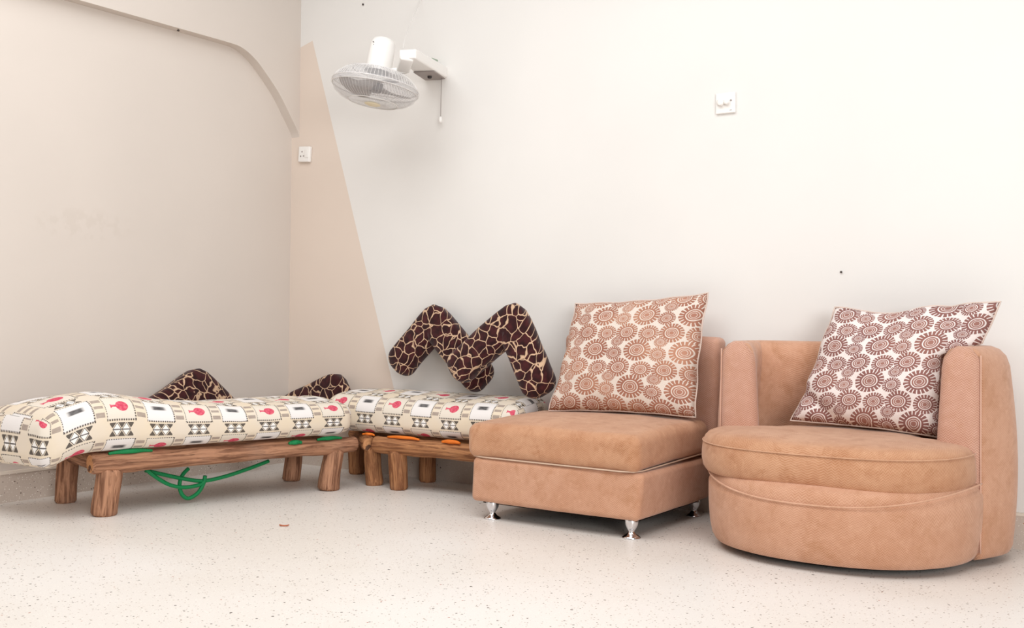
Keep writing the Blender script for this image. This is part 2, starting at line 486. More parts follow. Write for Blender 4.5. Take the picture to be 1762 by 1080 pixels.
# skirting: terrazzo course with a painted ledge on top
v, f = quad_box(.0, 5.2, -.014, 0, 0, .122); tag(link_mesh('baseboard_back', v, f, terrazzo2, smooth=False), 'speckled terrazzo skirting along the cream wall', None, None, 'structure')
bb = bpy.data.objects['baseboard_back']
v, f = quad_box(.0, 5.2, -.016, 0, .122, .132); link_mesh('ledge', v, f, ledge_paint, bb, smooth=False)
v, f = quad_box(0, .014, -5.5, -.014, 0, .122); bl = tag(link_mesh('baseboard_left', v, f, terrazzo2, smooth=False), 'speckled terrazzo skirting along the beige alcove wall', None, None, 'structure')
v, f = quad_box(0, .018, -5.5, -.016, .122, .134); link_mesh('ledge', v, f, ledge_paint, bl, smooth=False)

# ------------------------------------------------------------------ log benches
def log(name, p0, p1, r0, r1, parent, seed, mt=wood, seg=18, n=14, label=None, bevel=.2, lump=.06):
    p0, p1 = Vector(p0), Vector(p1); L = (p1 - p0).length
    q = (p1 - p0).to_track_quat('Z', 'Y').to_matrix().to_4x4()
    q.translation = p0
    verts, faces, fm = [], [], []
    rows = [(-.0, .80)] + [(0.10 * bevel * 1.0 * r0, .93), (.30 * bevel * r0 * 4, 1.0)]
    zs = [(0, .86), (min(.012, L * .05), 1.0)] + [(L * k / n, 1.0) for k in range(1, n)] + [(L - min(.012, L * .05), 1.0), (L, .86)]
    rnd = random.Random(seed); ox, oy = rnd.uniform(0, 50), rnd.uniform(0, 50)
    for (z, sc) in zs:
        t = z / L; r = (r0 + (r1 - r0) * t) * sc
        bx = fbm(ox + z * 3.0, 0, 3, 1, 2) * .012; by = fbm(oy + z * 3.0, 5, 9, 1, 2) * .012
        for k in range(seg):
            a = 2 * math.pi * k / seg
            rr = r * (1 + lump * 1.6 * fbm(ox + math.cos(a) * .9, oy + math.sin(a) * .9, z * 5, 1, 3))
            verts.append(Vector((rr * math.cos(a) + bx, rr * math.sin(a) + by, z)))
    for i in range(len(zs) - 1):
        for k in range(seg):
            faces.append([i * seg + k, i * seg + (k + 1) % seg, (i + 1) * seg + (k + 1) % seg, (i + 1) * seg + k]); fm.append(0)
    faces.append(list(range(seg))[::-1]); fm.append(1)
    nz = len(zs) - 1; faces.append([nz * seg + k for k in range(seg)]); fm.append(1)
    me = bpy.data.meshes.new(name); me.from_pydata(verts, [], faces); me.materials.append(mt); me.materials.append(endgrain)
    me.polygons.foreach_set('material_index', fm)
    me.polygons.foreach_set('use_smooth', [x == 0 for x in fm]); me.update()
    o = bpy.data.objects.new(name, me); COL.objects.link(o); o.parent = parent
    q.translation = p0 - Vector(parent.location); o.matrix_basis = q
    if label: o['label'] = label
    return o

# bench standing along the alcove wall, turned about twelve degrees from it
B1 = Vector((.584, -1.62, 0)); E1 = Vector((.895, -.455, 0))
d1 = (E1 - B1).normalized(); n1 = Vector((-d1.y, d1.x, 0))       # n1 points to the alcove wall
b1 = thing('log_bench', (.55, -1.0, 0), 'low rustic log bench standing before the beige alcove wall', 'bench', 'rustic log benches')
def P1(s, t, z): return B1 + d1 * s + n1 * t + Vector((0, 0, z))
L1 = (E1 - B1).length
log('front_rail', P1(-.03, 0, .213), P1(L1 + .01, 0, .207), .043, .037, b1, 1, n=22)
log('rear_rail', P1(-.0, .40, .213), P1(L1 - .02, .39, .207), .040, .038, b1, 2, n=18)
log('end_rail', P1(.035, .03, .205), P1(.035, .385, .205), .036, .034, b1, 3)
log('end_rail', P1(L1 - .09, .03, .203), P1(L1 - .09, .37, .203), .034, .034, b1, 4)
log('leg', P1(.035, .012, 0), P1(.045, .0, .19), .050, .050, b1, 5, n=8, lump=.10)
log('leg', P1(.02, .41, 0), P1(.02, .40, .19), .045, .044, b1, 6, n=8)
log('leg', P1(L1 - .12, .01, 0), P1(L1 - .10, .005, .19), .052, .045, b1, 7, n=8)
log('leg', P1(L1 - .12, .37, 0), P1(L1 - .10, .37, .19), .044, .042, b1, 8, n=8)
# rope wrapped over the front rail and a slack loop under it
def wrap(name, s, z, r, rr, parent, mt, base, axis, turns=1, pitch=.016, tilt=.0):
    pts = []
    c = base(s, 0, z); side = Vector((-axis.y, axis.x, 0))
    for k in range(turns * 16 + 1):
        a = 2 * math.pi * k / 16
        pts.append(c + side * (math.cos(a) * r) + Vector((0, 0, math.sin(a) * r)) + axis * (pitch * k / 16 + tilt * math.sin(a)))
    v, f = tube(pts, rr, 8); return link_mesh(name, v, f, mt, parent)
def along(name, s0, s1, base, zf, off, rr, parent, mt):
    pts = [base(s0 + (s1 - s0) * k / 10, off + .004 * math.sin(k), zf + .004 * math.sin(math.pi * k / 10)) for k in range(11)]
    v, f = tube(pts, [rr * (.55 + .45 * math.sin(math.pi * k / 10)) for k in range(11)], 8); return link_mesh(name, v, f, mt, parent)
def flatrope(name, s0, s1, base, zf, off, rr, parent, mt): return along(name, s0, s1, base, zf, off, rr, parent, mt)
along('rope_lashing', .035, .215, P1, .252, -.024, .010, b1, green)
along('rope_lashing', .845, .91, P1, .238, -.034, .0115, b1, green)
along('rope_lashing', 1.00, 1.13, P1, .243, -.018, .010, b1, green)
lp = [at_x(x, y, 0) for x, y in ()]
def on_plane(x, y, t):
    """photo ray met with the upright plane at distance t behind the front rail"""
    d = px(x, y); k = (B1 + n1 * t - CAM).dot(n1) / d.dot(n1); return CAM + d * k
def rope_path(pts): return bez([on_plane(x, y, t) for x, y, t in pts], 8)
j = Join()
j.add(tube(rope_path([(250, 805, .06), (262, 816, .05), (290, 833, .05), (318, 838, .055), (345, 833, .06), (352, 824, .06)]), .0085, 8))
j.add(tube(rope_path([(250, 809, .07), (285, 817, .07), (320, 824, .07), (350, 827, .065), (385, 820, .065), (425, 807, .07), (462, 793, .09)]), .0085, 8))
j.add(tube(rope_path([(324, 806, .10), (314, 817, .085), (309, 833, .07), (313, 850, .065), (324, 857, .065), (340, 848, .065), (350, 832, .06), (353, 818, .055)]), .0085, 8))
link_mesh('rope_loop', j.v, j.f, green, b1, label='slack green rope looped below the rail')

# second bench, along the cream wall, its right end behind the armless chair
b2 = thing('log_bench', (1.2, -.2, 0), 'low rustic log bench against the cream wall under the zigzag cushions', 'bench', 'rustic log benches')
B2 = Vector((.965, -.372, 0)); E2 = Vector((1.72, -.335, 0)); d2 = (E2 - B2).normalized(); n2 = Vector((-d2.y, d2.x, 0))
def P2(s, t, z): return B2 + d2 * s + n2 * t + Vector((0, 0, z))
log('front_rail', P2(.0, 0, .207), P2(.75, 0, .205), .040, .040, b2, 11, wood2, n=16)
log('rear_rail', P2(-.30, .285, .205), P2(.74, .275, .205), .036, .036, b2, 12, wood2, n=16)
log('end_rail', (.925, -.375, .204), (.56, -.075, .204), .036, .034, b2, 13, wood2)
log('end_rail', P2(.70, .03, .203), P2(.70, .26, .203), .033, .033, b2, 19, wood2)
log('leg', (1.092, -.352, 0), (1.088, -.362, .185), .043, .044, b2, 14, wood2, n=8)
log('leg', (.921, -.32, 0), (.915, -.345, .185), .043, .040, b2, 15, wood2, n=8, lump=.12)
log('leg', (.60, -.10, 0), (.60, -.10, .185), .042, .040, b2, 16, wood2, n=8)
log('leg', (1.06, -.085, 0), (1.06, -.085, .185), .042, .040, b2, 17, wood2, n=8)
log('leg', P2(.68, .02, 0), P2(.68, .01, .185), .042, .040, b2, 18, wood2, n=8)
log('leg', P2(.68, .26, 0), P2(.68, .26, .185), .042, .040, b2, 20, wood2, n=8)
along('rope_lashing', .085, .27, P2, .247, -.020, .008, b2, orange)
along('rope_lashing', .40, .50, P2, .247, -.026, .010, b2, orange)
along('rope_lashing', -.075, -.0, P2, .248, -.010, .007, b2, orange)

# ------------------------------------------------------------------ mattresses
def gauss(x, c, w): return math.exp(-((x - c) / w) ** 2)
LM = 1.385; WM = .45; TM = .155
def m1(v):
    s, t, z = v                        # s along, t across (front is -t), z
    top = max(0., z / TM + .5)
    crown = (1 - (2 * t / WM) ** 2) * .022 * top
    lump = gauss(s, -LM / 2 + .27, .20) * .050 * top * (1 - .55 * max(0, t / (WM / 2)) ** 2)
    sag = -.055 * gauss(s, -LM / 2 - .02, .11) * (1 - top) - .018 * gauss(s, -LM / 2, .09)
    wob = .010 * fbm(s * 3, t * 3, 2, 1, 2) + .004 * fbm(s * 11, t * 11, 7, 1, 2)
    bul = -.012 * (1 - (2 * z / TM) ** 2) if t < -WM / 2 + .05 else 0
    narrow = 1 - .10 * gauss(s, -LM / 2, .10)
    s -= .16 * (t / WM + .5) * max(0, min(1, (-s - LM / 2 + .5) / .5))
    return (s, t * narrow + bul, z + crown + lump + sag + wob * top - .014 * top * (s / LM + .5))
cM = P1(L1 - LM / 2 - .035, .165, .262 + TM / 2)
xf = Matrix((( d1.x, n1.x, 0, cM.x), (d1.y, n1.y, 0, cM.y), (0, 0, 1, cM.z), (0, 0, 0, 1)))
v, f, uv = rbox((LM, WM, TM), .055, (46, 14, 4), 5, m1, xf, (5.06, 5.0255))
mo = link_mesh('mattress', v, f, matt, None, uv); orient(mo)
tag(mo, 'printed cream mattress with a raised end lying along the beige alcove wall', 'mattress', 'printed bench mattresses')
L2, W2, T2 = 1.10, .33, .155
def m2(v):
    s, t, z = v; top = max(0., z / T2 + .5)
    return (s + .0, t - (.010 * (1 - (2 * z / T2) ** 2) if t < -W2 / 2 + .05 else 0), z + (1 - (2 * t / W2) ** 2) * .018 * top + (t / W2 + .5) * .034 * top + .010 * fbm(s * 3, t * 3, 12, 1, 2) * top)
c2 = Vector((1.18, -.195, .254 + T2 / 2))
xf2 = Matrix(((d2.x, n2.x, 0, c2.x), (d2.y, n2.y, 0, c2.y), (0, 0, 1, c2.z), (0, 0, 0, 1)))
v, f, uv = rbox((L2, W2, T2), .050, (38, 10, 4), 5, m2, xf2, (5.10, 5.0255))
mo2 = link_mesh('mattress', v, f, matt, None, uv); orient(mo2)
tag(mo2, 'printed cream mattress against the cream wall below the zigzag cushions', 'mattress', 'printed bench mattresses')

# ------------------------------------------------------------------ giraffe print V cushions
def vcushion(A, C, B, w, th, nrm, seed, label):
    """A, C, B: arm end, apex and other arm end (centre line, world); w half width in plane, th half thickness"""
    A, C, B = Vector(A), Vector(C), Vector(B); nrm = Vector(nrm).normalized()
    e1 = (C - A).normalized(); e2 = (B - C).normalized()
    s1 = nrm.cross(e1).normalized(); s2 = nrm.cross(e2).normalized()
    mit = (s1 + s2).normalized(); k = 1 / max(.45, mit.dot(s1))
    rings = []                          # centre, side dir*width, thickness, running length
    L1_, L2_ = (C - A).length, (B - C).length
    N = 10
    caps = [0.0, .30, .58, .80, .94]
    for i, cc in enumerate(caps):
        rings.append((A - e1 * (w * (.75 - .9 * (1 - math.sqrt(1 - (1 - cc) ** 2)))) if False else A + e1 * (-w * .55 + w * .75 * (1 - math.cos(cc * math.pi / 2))), s1 * w * (.30 + .70 * math.sin(cc * math.pi / 2)), th * (.30 + .70 * math.sin(cc * math.pi / 2)), -w))
    for i in range(1, N): 
        p = A + e1 * (w * .25 + (L1_ - w * 1.35) * i / N); rings.append((p, s1 * w, th, 0))
    rings.append((C - e1 * w * .55, (s1 * .90 + mit * .10).normalized() * w * 1.03, th, 0))
    rings.append((C, mit * w * min(k, 1.38) * 1.0, th * 1.02, 0))
    rings.append((C + e2 * w * .55, (s2 * .90 + mit * .10).normalized() * w * 1.03, th, 0))
    for i in range(1, N):
        p = C + e2 * (w * 1.1 + (L2_ - w * 1.35) * i / N); rings.append((p, s2 * w, th, 0))
    for cc in caps[::-1]:
        rings.append((B + e2 * (w * .55 - w * .75 * (1 - math.cos(cc * math.pi / 2))), s2 * w * (.30 + .70 * math.sin(cc * math.pi / 2)), th * (.30 + .70 * math.sin(cc * math.pi / 2)), 0))
    seg = 24; verts, faces, uvs = [], [], []; uvv = []
    axx = (C - (A + B) / 2).normalized(); ayy = nrm.cross(axx)
    for (c, s, t, _) in rings:
        for q in range(seg):
            a = 2 * math.pi * q / seg; ca, sa = math.cos(a), math.sin(a)
            e = .62
            x = math.copysign(abs(ca) ** e, ca); y = math.copysign(abs(sa) ** e, sa)
            p = c + s * x + nrm * (y * t)
            p += nrm * (.006 * fbm(p.x * 9 + seed, p.y * 9, p.z * 9, 1, 2)) + s.normalized() * (.005 * fbm(p.x * 8, p.y * 8 + seed, p.z * 8, 1, 2))
            verts.append(p)
    def uvof(p, y):      # planar plus thickness so the sides do not smear
        d = p - C; side = d.dot(nrm)
        return (d.dot(axx) + seed * .37 + side * .55, d.dot(ayy) + seed * .71 + side * .8)
    n = len(rings)
    for i in range(n - 1):
        for q in range(seg):
            ids = [i * seg + q, i * seg + (q + 1) % seg, (i + 1) * seg + (q + 1) % seg, (i + 1) * seg + q]
            faces.append(ids); uvs.append([uvof(verts[x], 0) for x in ids])
    for ids in (list(range(seg))[::-1], [(n - 1) * seg + q for q in range(seg)]):
        faces.append(ids); uvs.append([uvof(verts[x], 0) for x in ids])
    o = link_mesh('cushion', verts, faces, giraffe, None, uvs); orient(o)
    md = o.modifiers.new('smooth', 'SUBSURF'); md.levels = 1; md.render_levels = 1
    return tag(o, label, 'cushion', 'giraffe print zigzag cushions')
nb = Vector((.05, -1, .22))
vcushion(at_y(690, 624, -.12), at_y(748, 553, -.075), at_y(826, 650, -.12), .083, .053, nb, 1, 'V-shaped giraffe-print cushion leaning on the cream wall, partly behind another')
vcushion(at_y(791, 633, -.255), at_y(882, 553, -.205), at_y(928, 664, -.255), .083, .053, nb, 2, 'front V-shaped giraffe-print cushion, its right arm touching the flowered pillow')
nl = Vector((1, .12, .22))
vcushion(at_x(225, 745, .13), at_x(338, 664, .085), at_x(425, 745, .13), .088, .055, nl, 3, 'giraffe-print cushion with only its pointed tip showing above the left mattress')
vcushion(at_y(478, 712, -.105), at_y(576, 667, -.080), at_y(597, 722, -.105), .078, .050, (.05, -1, .12), 4, 'giraffe-print cushion tip poking up in the room corner behind both mattresses')

# ------------------------------------------------------------------ pillows
def pillow(cs, th, mt, label, cat, seed, back, sag=0., uvrot=0., uvoff=(0, 0), parent=None, fold=None, W=.5):
    """cs = bottom-left, bottom-right, top-right, top-left corners"""
    BL, BR, TR, TL = [Vector(c) for c in cs]; back = Vector(back).normalized()
    n = 40; verts, faces, uvs = [], [], []
    def pos(u, v, side):
        a, b = u, v
        pin = .045
        uu = .5 + (u - .5) * (1 - pin * 4 * v * (1 - v)) ; vv = .5 + (v - .5) * (1 - pin * 4 * u * (1 - u))
        p = (BL * (1 - uu) + BR * uu) * (1 - vv) + (TL * (1 - uu) + TR * uu) * vv
        ex = max(0, 1 - abs(2 * u - 1) ** 2.6); ey = max(0, 1 - abs(2 * v - 1) ** 2.6)
        h = th * (ex * ey) ** .48 * (1 - .18 * (v - .3))
        wr = .010 * fbm(u * 4 + seed, v * 4, 3, 1, 3) * (ex * ey) ** .3
        edge = math.sin(u * 23 + seed) * .006 * (1 - ey) + math.sin(v * 19 + seed * 2) * .006 * (1 - ex)
        p = p - back * (h if side > 0 else -h * .45 if side < 0 else 0) - back * (wr + edge)
        if sag: p = p + Vector((0, 0, -sag * math.exp(-((u - .33) / .2) ** 2) * v ** 3))
        if fold:
            p = p + fold(u, v); p.x = min(p.x, 3.510 + max(0, p.z - .71) * 3.5)      # squeezed against the inside of the arm
        return p
    idx = {}
    for side in (1, -1):
        for i in range(n + 1):
            for k in range(n + 1):
                u, v = i / n, k / n
                u = .5 - .5 * math.cos(math.pi * u) * (1) if False else u
                border = i in (0, n) or k in (0, n)
                key = (i, k, 0 if border else side)
                if key not in idx: idx[key] = len(verts); verts.append(pos(u, v, 0 if border else side))
        for i in range(n):
            for k in range(n):
                q = [(i, k), (i + 1, k), (i + 1, k + 1), (i, k + 1)]
                ids = [idx.get((a, b, side), idx.get((a, b, 0))) for a, b in q]
                uq = [(a / n * W, b / n * W) for a, b in q]
                if side < 0: ids = ids[::-1]; uq = [(-x, y) for x, y in uq[::-1]]
                c, s_ = math.cos(uvrot), math.sin(uvrot)
                faces.append(ids); uvs.append([(x * c - y * s_ + uvoff[0], x * s_ + y * c + uvoff[1]) for x, y in uq])
    o = link_mesh('pillow', verts, faces, mt, None, uvs); orient(o)
    # stitched hem along the outline
    hem = [verts[idx[(i, 0, 0)]] for i in range(n)] + [verts[idx[(n, i, 0)]] for i in range(n)] + [verts[idx[(n - i, n, 0)]] for i in range(n)] + [verts[idx[(0, n - i, 0)]] for i in range(n)]
    hv, hf = tube(hem, .0035, 6, closed=True)
    link_mesh('seam', hv, hf, hem_m, o)
    return tag(o, label, cat, 'flower print pillows')

# ------------------------------------------------------------------ armless chair
ch = thing('armless_chair', (2.17, -.42, 0), 'armless tan upholstered chair on chrome feet beside the log bench', 'chair')
CX0, CX1, CYF = 1.785, 2.560, -.735
def xfT(x, y, z, rz=0, rx=0, ry=0): return Matrix.Translation((x, y, z)) @ Matrix.Rotation(rz, 4, 'Z') @ Matrix.Rotation(rx, 4, 'X') @ Matrix.Rotation(ry, 4, 'Y')
w_ = CX1 - CX0
def dbase(v):
    x, y, z = v
    k = 1 - .018 * (1 - (z / .09 + 1) / 2) * 1.0
    return (x * k + (.012 * math.sin(z * 9) if abs(x) > w_ / 2 - .03 else 0), y * k - .006 * (1 - (2 * x / w_) ** 2) * (1 if y < 0 else 0), z + .003 * fbm(x * 5, y * 5, 1, 1, 2))
v, f, uv = rbox((w_, .68, .180), .022, (18, 16, 6), 4, dbase, xfT((CX0 + CX1) / 2, CYF + .34, .159))
o = orient(link_mesh('base', v, f, uph, ch, uv))
v, f = quad_box(CX0 + .04, CX1 - .04, CYF + .04, CYF + .62, .062, .070); link_mesh('dust_cover', v, f, lining_m, ch, smooth=False)
def dcush(v):
    x, y, z = v; top = max(0, z / .14 + .5)
    return (x, y, z + .020 * (1 - (2 * x / .80) ** 2) * (1 - (2 * y / .66) ** 2) * top + .005 * fbm(x * 4, y * 4, 4, 1, 2))
v, f, uv = rbox((.790, .64, .140), .040, (20, 16, 4), 5, dcush, xfT(2.165, CYF + .305, .327, R(-1.0), R(1.6)))
cu = orient(link_mesh('seat_cushion', v, f, uph_seat, ch, uv))
# piping along the lower edge of the seat cushion
X = xfT(2.165, CYF + .305, .327, R(-1.0), R(1.6))
loop = []
for k in range(48):
    a = 2 * math.pi * k / 48; x = .395 * max(-1, min(1, 1.35 * math.cos(a))); y = .32 * max(-1, min(1, 1.35 * math.sin(a)))
    loop.append(X @ Vector((x * .972, y * .972, -.066)))
v, f = tube(loop, .0032, 6, closed=True); link_mesh('piping', v, f, piping_m, cu)
def dback(v):
    x, y, z = v; return (x, y + .006 * fbm(x * 4, 2, z * 4, 1, 2), z + .008 * (1 - (2 * x / .74) ** 2) * (1 if z > 0 else 0))
v, f, uv = rbox((.745, .095, .56), .026, (16, 2, 12), 4, dback, xfT(2.222, -.077, .465, 0, R(-2)))
orient(link_mesh('backrest', v, f, uph_pink, ch, uv))
prof = [(.026, .092), (.026, .062), (.0245, .050), (.018, .036), (.0115, .027), (.012, .023), (.020, .014), (.030, .008), (.035, .004), (.035, .0)]
for (x, y) in ((1.868, -.690), (2.500, -.690), (1.868, -.13), (2.500, -.13)):
    v, f = lathe(prof, 28, Matrix.Translation((x, y, 0)))
    orient(link_mesh('foot', v, f, chrome, ch, label='short chrome foot with flared disc'))
ST = .405
p1 = [at_z(944, 704, ST + .012), at_z(1197, 718, ST + .012)]
p1[0].y = -.235; p1[0] = at_y(944, 706, -.285); p1[1] = at_y(1198, 718, -.235)
pillow([p1[0], p1[1], at_y(1219, 504, -.12), at_y(990, 522, -.14)], .085, flow1, 'brown flower-print pillow leaning on the armless chair', 'pillow', 3, (.05, 1, -.25), uvrot=R(3), uvoff=(.02, .045))

# ------------------------------------------------------------------ round armchair
ac = thing('barrel_armchair', (3.2, -.42, 0), 'round tan upholstered barrel armchair in the right foreground', 'armchair')
AC = Vector((3.202, -.42, 0)); RO = .466
PLAN = [(p.x, p.y) for p in bez([(.466, 0, 0), (.508, .075, 0), (.538, .165, 0), (.528, .265, 0), (.46, .345, 0), (.33, .388, 0), (0, .40, 0)], 6)]
PLAN = PLAN + [(-x, y) for x, y in PLAN[-2::-1]]
def flare(z):            # how far the shell swells out behind the arm fronts at height z
    t = z / .74
    return .55 + .45 * math.sin(math.pi * min(1, max(0, t * .9 + .12)))
def prof_r(z): return 1.0 + .012 * (1 - z / .74)
def shell_pt(i, z, inset):
    """i: index along the plan curve, right arm -> back -> left arm"""
    x, y = PLAN[i]; x2, y2 = PLAN[min(i + 1, len(PLAN) - 1)]; x1, y1_ = PLAN[max(i - 1, 0)]
    t = Vector((x2 - x1, y2 - y1_, 0)).normalized(); nrm = Vector((t.y, -t.x, 0))
    if i in (0, len(PLAN) - 1): nrm = Vector((1 if x > 0 else -1, 0, 0))
    k = flare(z); e = math.copysign(RO * prof_r(z), x) if abs(x) > RO else x
    if abs(x) > RO: x = e + (x - math.copysign(RO, x)) * k
    y = y * (.95 + .05 * k)
    return AC + Vector((x, y, z)) - nrm * inset
def surf_grid(fn, us, vs_, uvf):
    verts = [fn(u, v) for u in us for v in vs_]; faces, uvs = [], []; nv = len(vs_)
    for i in range(len(us) - 1):
        for k in range(nv - 1):
            faces.append([i * nv + k, (i + 1) * nv + k, (i + 1) * nv + k + 1, i * nv + k + 1])
            uvs.append([uvf(us[i], vs_[k]), uvf(us[i + 1], vs_[k]), uvf(us[i + 1], vs_[k + 1]), uvf(us[i], vs_[k + 1])])
    return verts, faces, uvs
# cross-section of the shell (height z, inset from the outer face), going outer bottom -> over the top -> inner bottom
TH = .135
sec = [(.035, .05), (.024, .022), (.03, .006)] + [(.05 + .62 * k / 14, 0) for k in range(15)] + [(.705, .008), (.728, .028), (.738, .055), (.739, .08), (.728, .108), (.70, .126), (.66, .133), (.55, .13), (.42, .11), (.30, .10)]
secL = [0]
for i in range(1, len(sec)): secL.append(secL[-1] + math.dist(sec[i], sec[i - 1]))
us = list(range(len(PLAN))); NU = len(PLAN) - 1
def shf(u, i): z, ins = sec[i]; return shell_pt(u, z, ins)
ii = list(range(len(sec)))
v, f, uv = surf_grid(shf, us, ii, lambda u, i: (u * .022, secL[i]))
# close the two ends with flat faces
nv = len(ii)
for base_i in (0, NU):
    ids = [base_i * nv + k for k in range(nv)]
    f.append(ids); uv.append([(sec[k][1], sec[k][0]) for k in range(nv)])
orient(link_mesh('shell', v, f, uph, ac, uv))
# padded arm fronts: upright panels standing on the seat line, wider at the bottom
def armfront(sx, label=None):
    prof_ = []
    zs = [.045 + (.742 - .045) * k / 16 for k in range(17)]
    outer = [(AC.x + sx * (RO * prof_r(z) - .004 - (.020 * max(0, (z - .70) / .04)) ), z) for z in zs]
    inner_w = lambda z: .150 - .020 * max(0, z - .42) / .3 + .02 * max(0, (.5 - z)) * 0
    inner = [(AC.x + sx * (RO * prof_r(z) - inner_w(z) + (.022 * max(0, (z - .70) / .04))), z) for z in zs]
    verts, faces, uvs = [], [], []
    rows = []
    for i, z in enumerate(zs):
        xo, xi = outer[i][0], inner[i][0]; row = []
        for k in range(9):
            t = k / 8; x = xo + (xi - xo) * t
            bulge = .020 * (1 - abs(2 * t - 1) ** 4)
            tz = z - (.030 * abs(2 * t - 1) ** 5 if i == len(zs) - 1 else 0)
            y = AC.y - .008 - bulge * (1 if i < len(zs) - 1 else .35)
            row.append(Vector((x, y, tz)))
        rows.append(row)
    n = len(zs)
    for yoff in (0, 1):
        for i in range(n):
            for k in range(9):
                p = rows[i][k].copy()
                if yoff: p.y = AC.y + .03
                verts.append(p)
    def vi(s, i, k): return s * n * 9 + i * 9 + k
    for i in range(n - 1):
        for k in range(8):
            for s_ in (0, 1):
                ids = [vi(s_, i, k), vi(s_, i, k + 1), vi(s_, i + 1, k + 1), vi(s_, i + 1, k)]
                faces.append(ids); uvs.append([(verts[q].x, verts[q].z) for q in ids])
    rim = [(i, 0) for i in range(n)] + [(n - 1, k) for k in range(1, 9)] + [(i, 8) for i in range(n - 2, -1, -1)] + [(0, k) for k in range(7, 0, -1)]
    for a, b in zip(rim, rim[1:] + rim[:1]):
        ids = [vi(0, *a), vi(0, *b), vi(1, *b), vi(1, *a)]; faces.append(ids); uvs.append([(verts[q].y, verts[q].z) for q in ids])
    o = orient(link_mesh('arm_front', verts, faces, uph_pink, ac, uvs))
    md = o.modifiers.new('b', 'SUBSURF'); md.levels = 1; md.render_levels = 1
    # piping seam where the panel meets the outer shell
    ln = [Vector((AC.x + sx * (RO * prof_r(z) - .006), AC.y - .012, z)) for z in [.05 + .66 * k / 20 for k in range(21)]]
    tv, tf = tube(ln, .0028, 6); link_mesh('seam', tv, tf, uph_pink, o)
    return o
armfront(-1); armfront(1)
# front drum below the cushion
RF = .470
def drum(u, i):
    z, ins = dsec[i]; r = RF * (1 - .05 * (1 - min(1, z / .2)) ** 2) - ins
    c_, s_ = math.cos(u), math.sin(u)
    return AC + Vector((r * math.copysign(abs(c_) ** .86, c_), -r * abs(s_) ** .95 * .90, z))
dsec = [(.035, .06), (.024, .03), (.03, .010), (.05, .002), (.09, 0), (.13, 0), (.17, 0), (.205, 0), (.215, .001), (.222, .006), (.232, .007), (.25, .010), (.268, .016), (.28, .05), (.285, .12)]
us2 = [math.pi + math.pi * k / 48 for k in range(49)]
# the seam line of the drum dips towards the middle
def drum2(u, i):
    p = drum(u, i); z, ins = dsec[i]
    if .2 < z < .24: p.z += .035 * (abs(math.cos(u)) ** 3) - .004
    if z >= .25: p.z += .012 * (abs(math.cos(u)) ** 3)
    return p
dl = [0]
for i in range(1, len(dsec)): dl.append(dl[-1] + math.dist(dsec[i], dsec[i - 1]))
v, f, uv = surf_grid(drum2, us2, list(range(len(dsec))), lambda u, i: (u * RF, dl[i]))
orient(link_mesh('base', v, f, uph, ac, uv))
seam_pts = [AC + Vector(((RF + .001) * math.copysign(abs(math.cos(u)) ** .86, math.cos(u)), -(RF + .001) * abs(math.sin(u)) ** .95 * .90, .222 + .065 * abs(math.cos(u)) ** 2.2)) for u in us2]
tv, tf = tube(seam_pts[1:-1], .0032, 6); link_mesh('piping', tv, tf, uph, ac)
v, f = lathe([(.40, .012), (.40, .034)], 48, Matrix.Translation((AC.x, AC.y, 0)) @ Matrix.Diagonal((1, .85, 1, 1))); link_mesh('plinth', v, f, lining_m, ac)
# D-shaped loose seat cushion, shifted a little to the left and overhanging the drum
def outline(t):          # t 0..1 round the D
    pass
CO = Vector((3.182, -.42, 0)); 
def cush_r(a):
    s = math.sin(a)
    if s < 0: return .475 + .0 * s, .395
    return .33, .28
def cush_pt(a, rho, z):
    c, s = math.cos(a), math.sin(a)
    if s < 0: x = .472 * math.copysign(abs(c) ** .70, c); y = .385 * -abs(s) ** .85
    else:
        k = s; x = (.472 - .17 * min(1, k * 5)) * math.copysign(abs(c) ** .6, c); y = .27 * s ** .8
    return CO + Vector((x * rho, y * rho - .0, z))
csec = [(0.0, .268), (.5, .266), (.86, .266), (.93, .268), (.965, .276), (.988, .292), (1.0, .318), (1.0, .345), (.994, .372), (.978, .394), (.950, .408), (.90, .416), (.80, .421), (.6, .424), (.3, .425), (0.0, .425)]
ang = [2 * math.pi * k / 96 for k in range(97)]
def cpt(a, i):
    rho, z = csec[i]; p = cush_pt(a, rho, z)
    top = 1 if z > .35 else 0
    p.z += -.006 * max(0, math.cos(a)) * rho - .012 * max(0, math.cos(a)) * rho * (1 - top) + .004 * fbm(p.x * 6, p.y * 6, z * 3, 1, 2) - .016 * max(0, -math.sin(a)) * rho * (1 - abs(math.cos(a))) * .4
    return p
cl = [0]
for i in range(1, len(csec)): cl.append(cl[-1] + math.dist((csec[i][0] * .42, csec[i][1]), (csec[i - 1][0] * .42, csec[i - 1][1])))
v, f, uv = surf_grid(cpt, ang, list(range(len(csec))), lambda a, i: (a * .45, cl[i]))
sc_ = link_mesh('seat_cushion', v, f, uph_seat, ac, uv)
bm = bmesh.new(); bm.from_mesh(sc_.data); bmesh.ops.remove_doubles(bm, verts=bm.verts, dist=1e-5); bmesh.ops.recalc_face_normals(bm, faces=bm.faces); bm.to_mesh(sc_.data); bm.free()
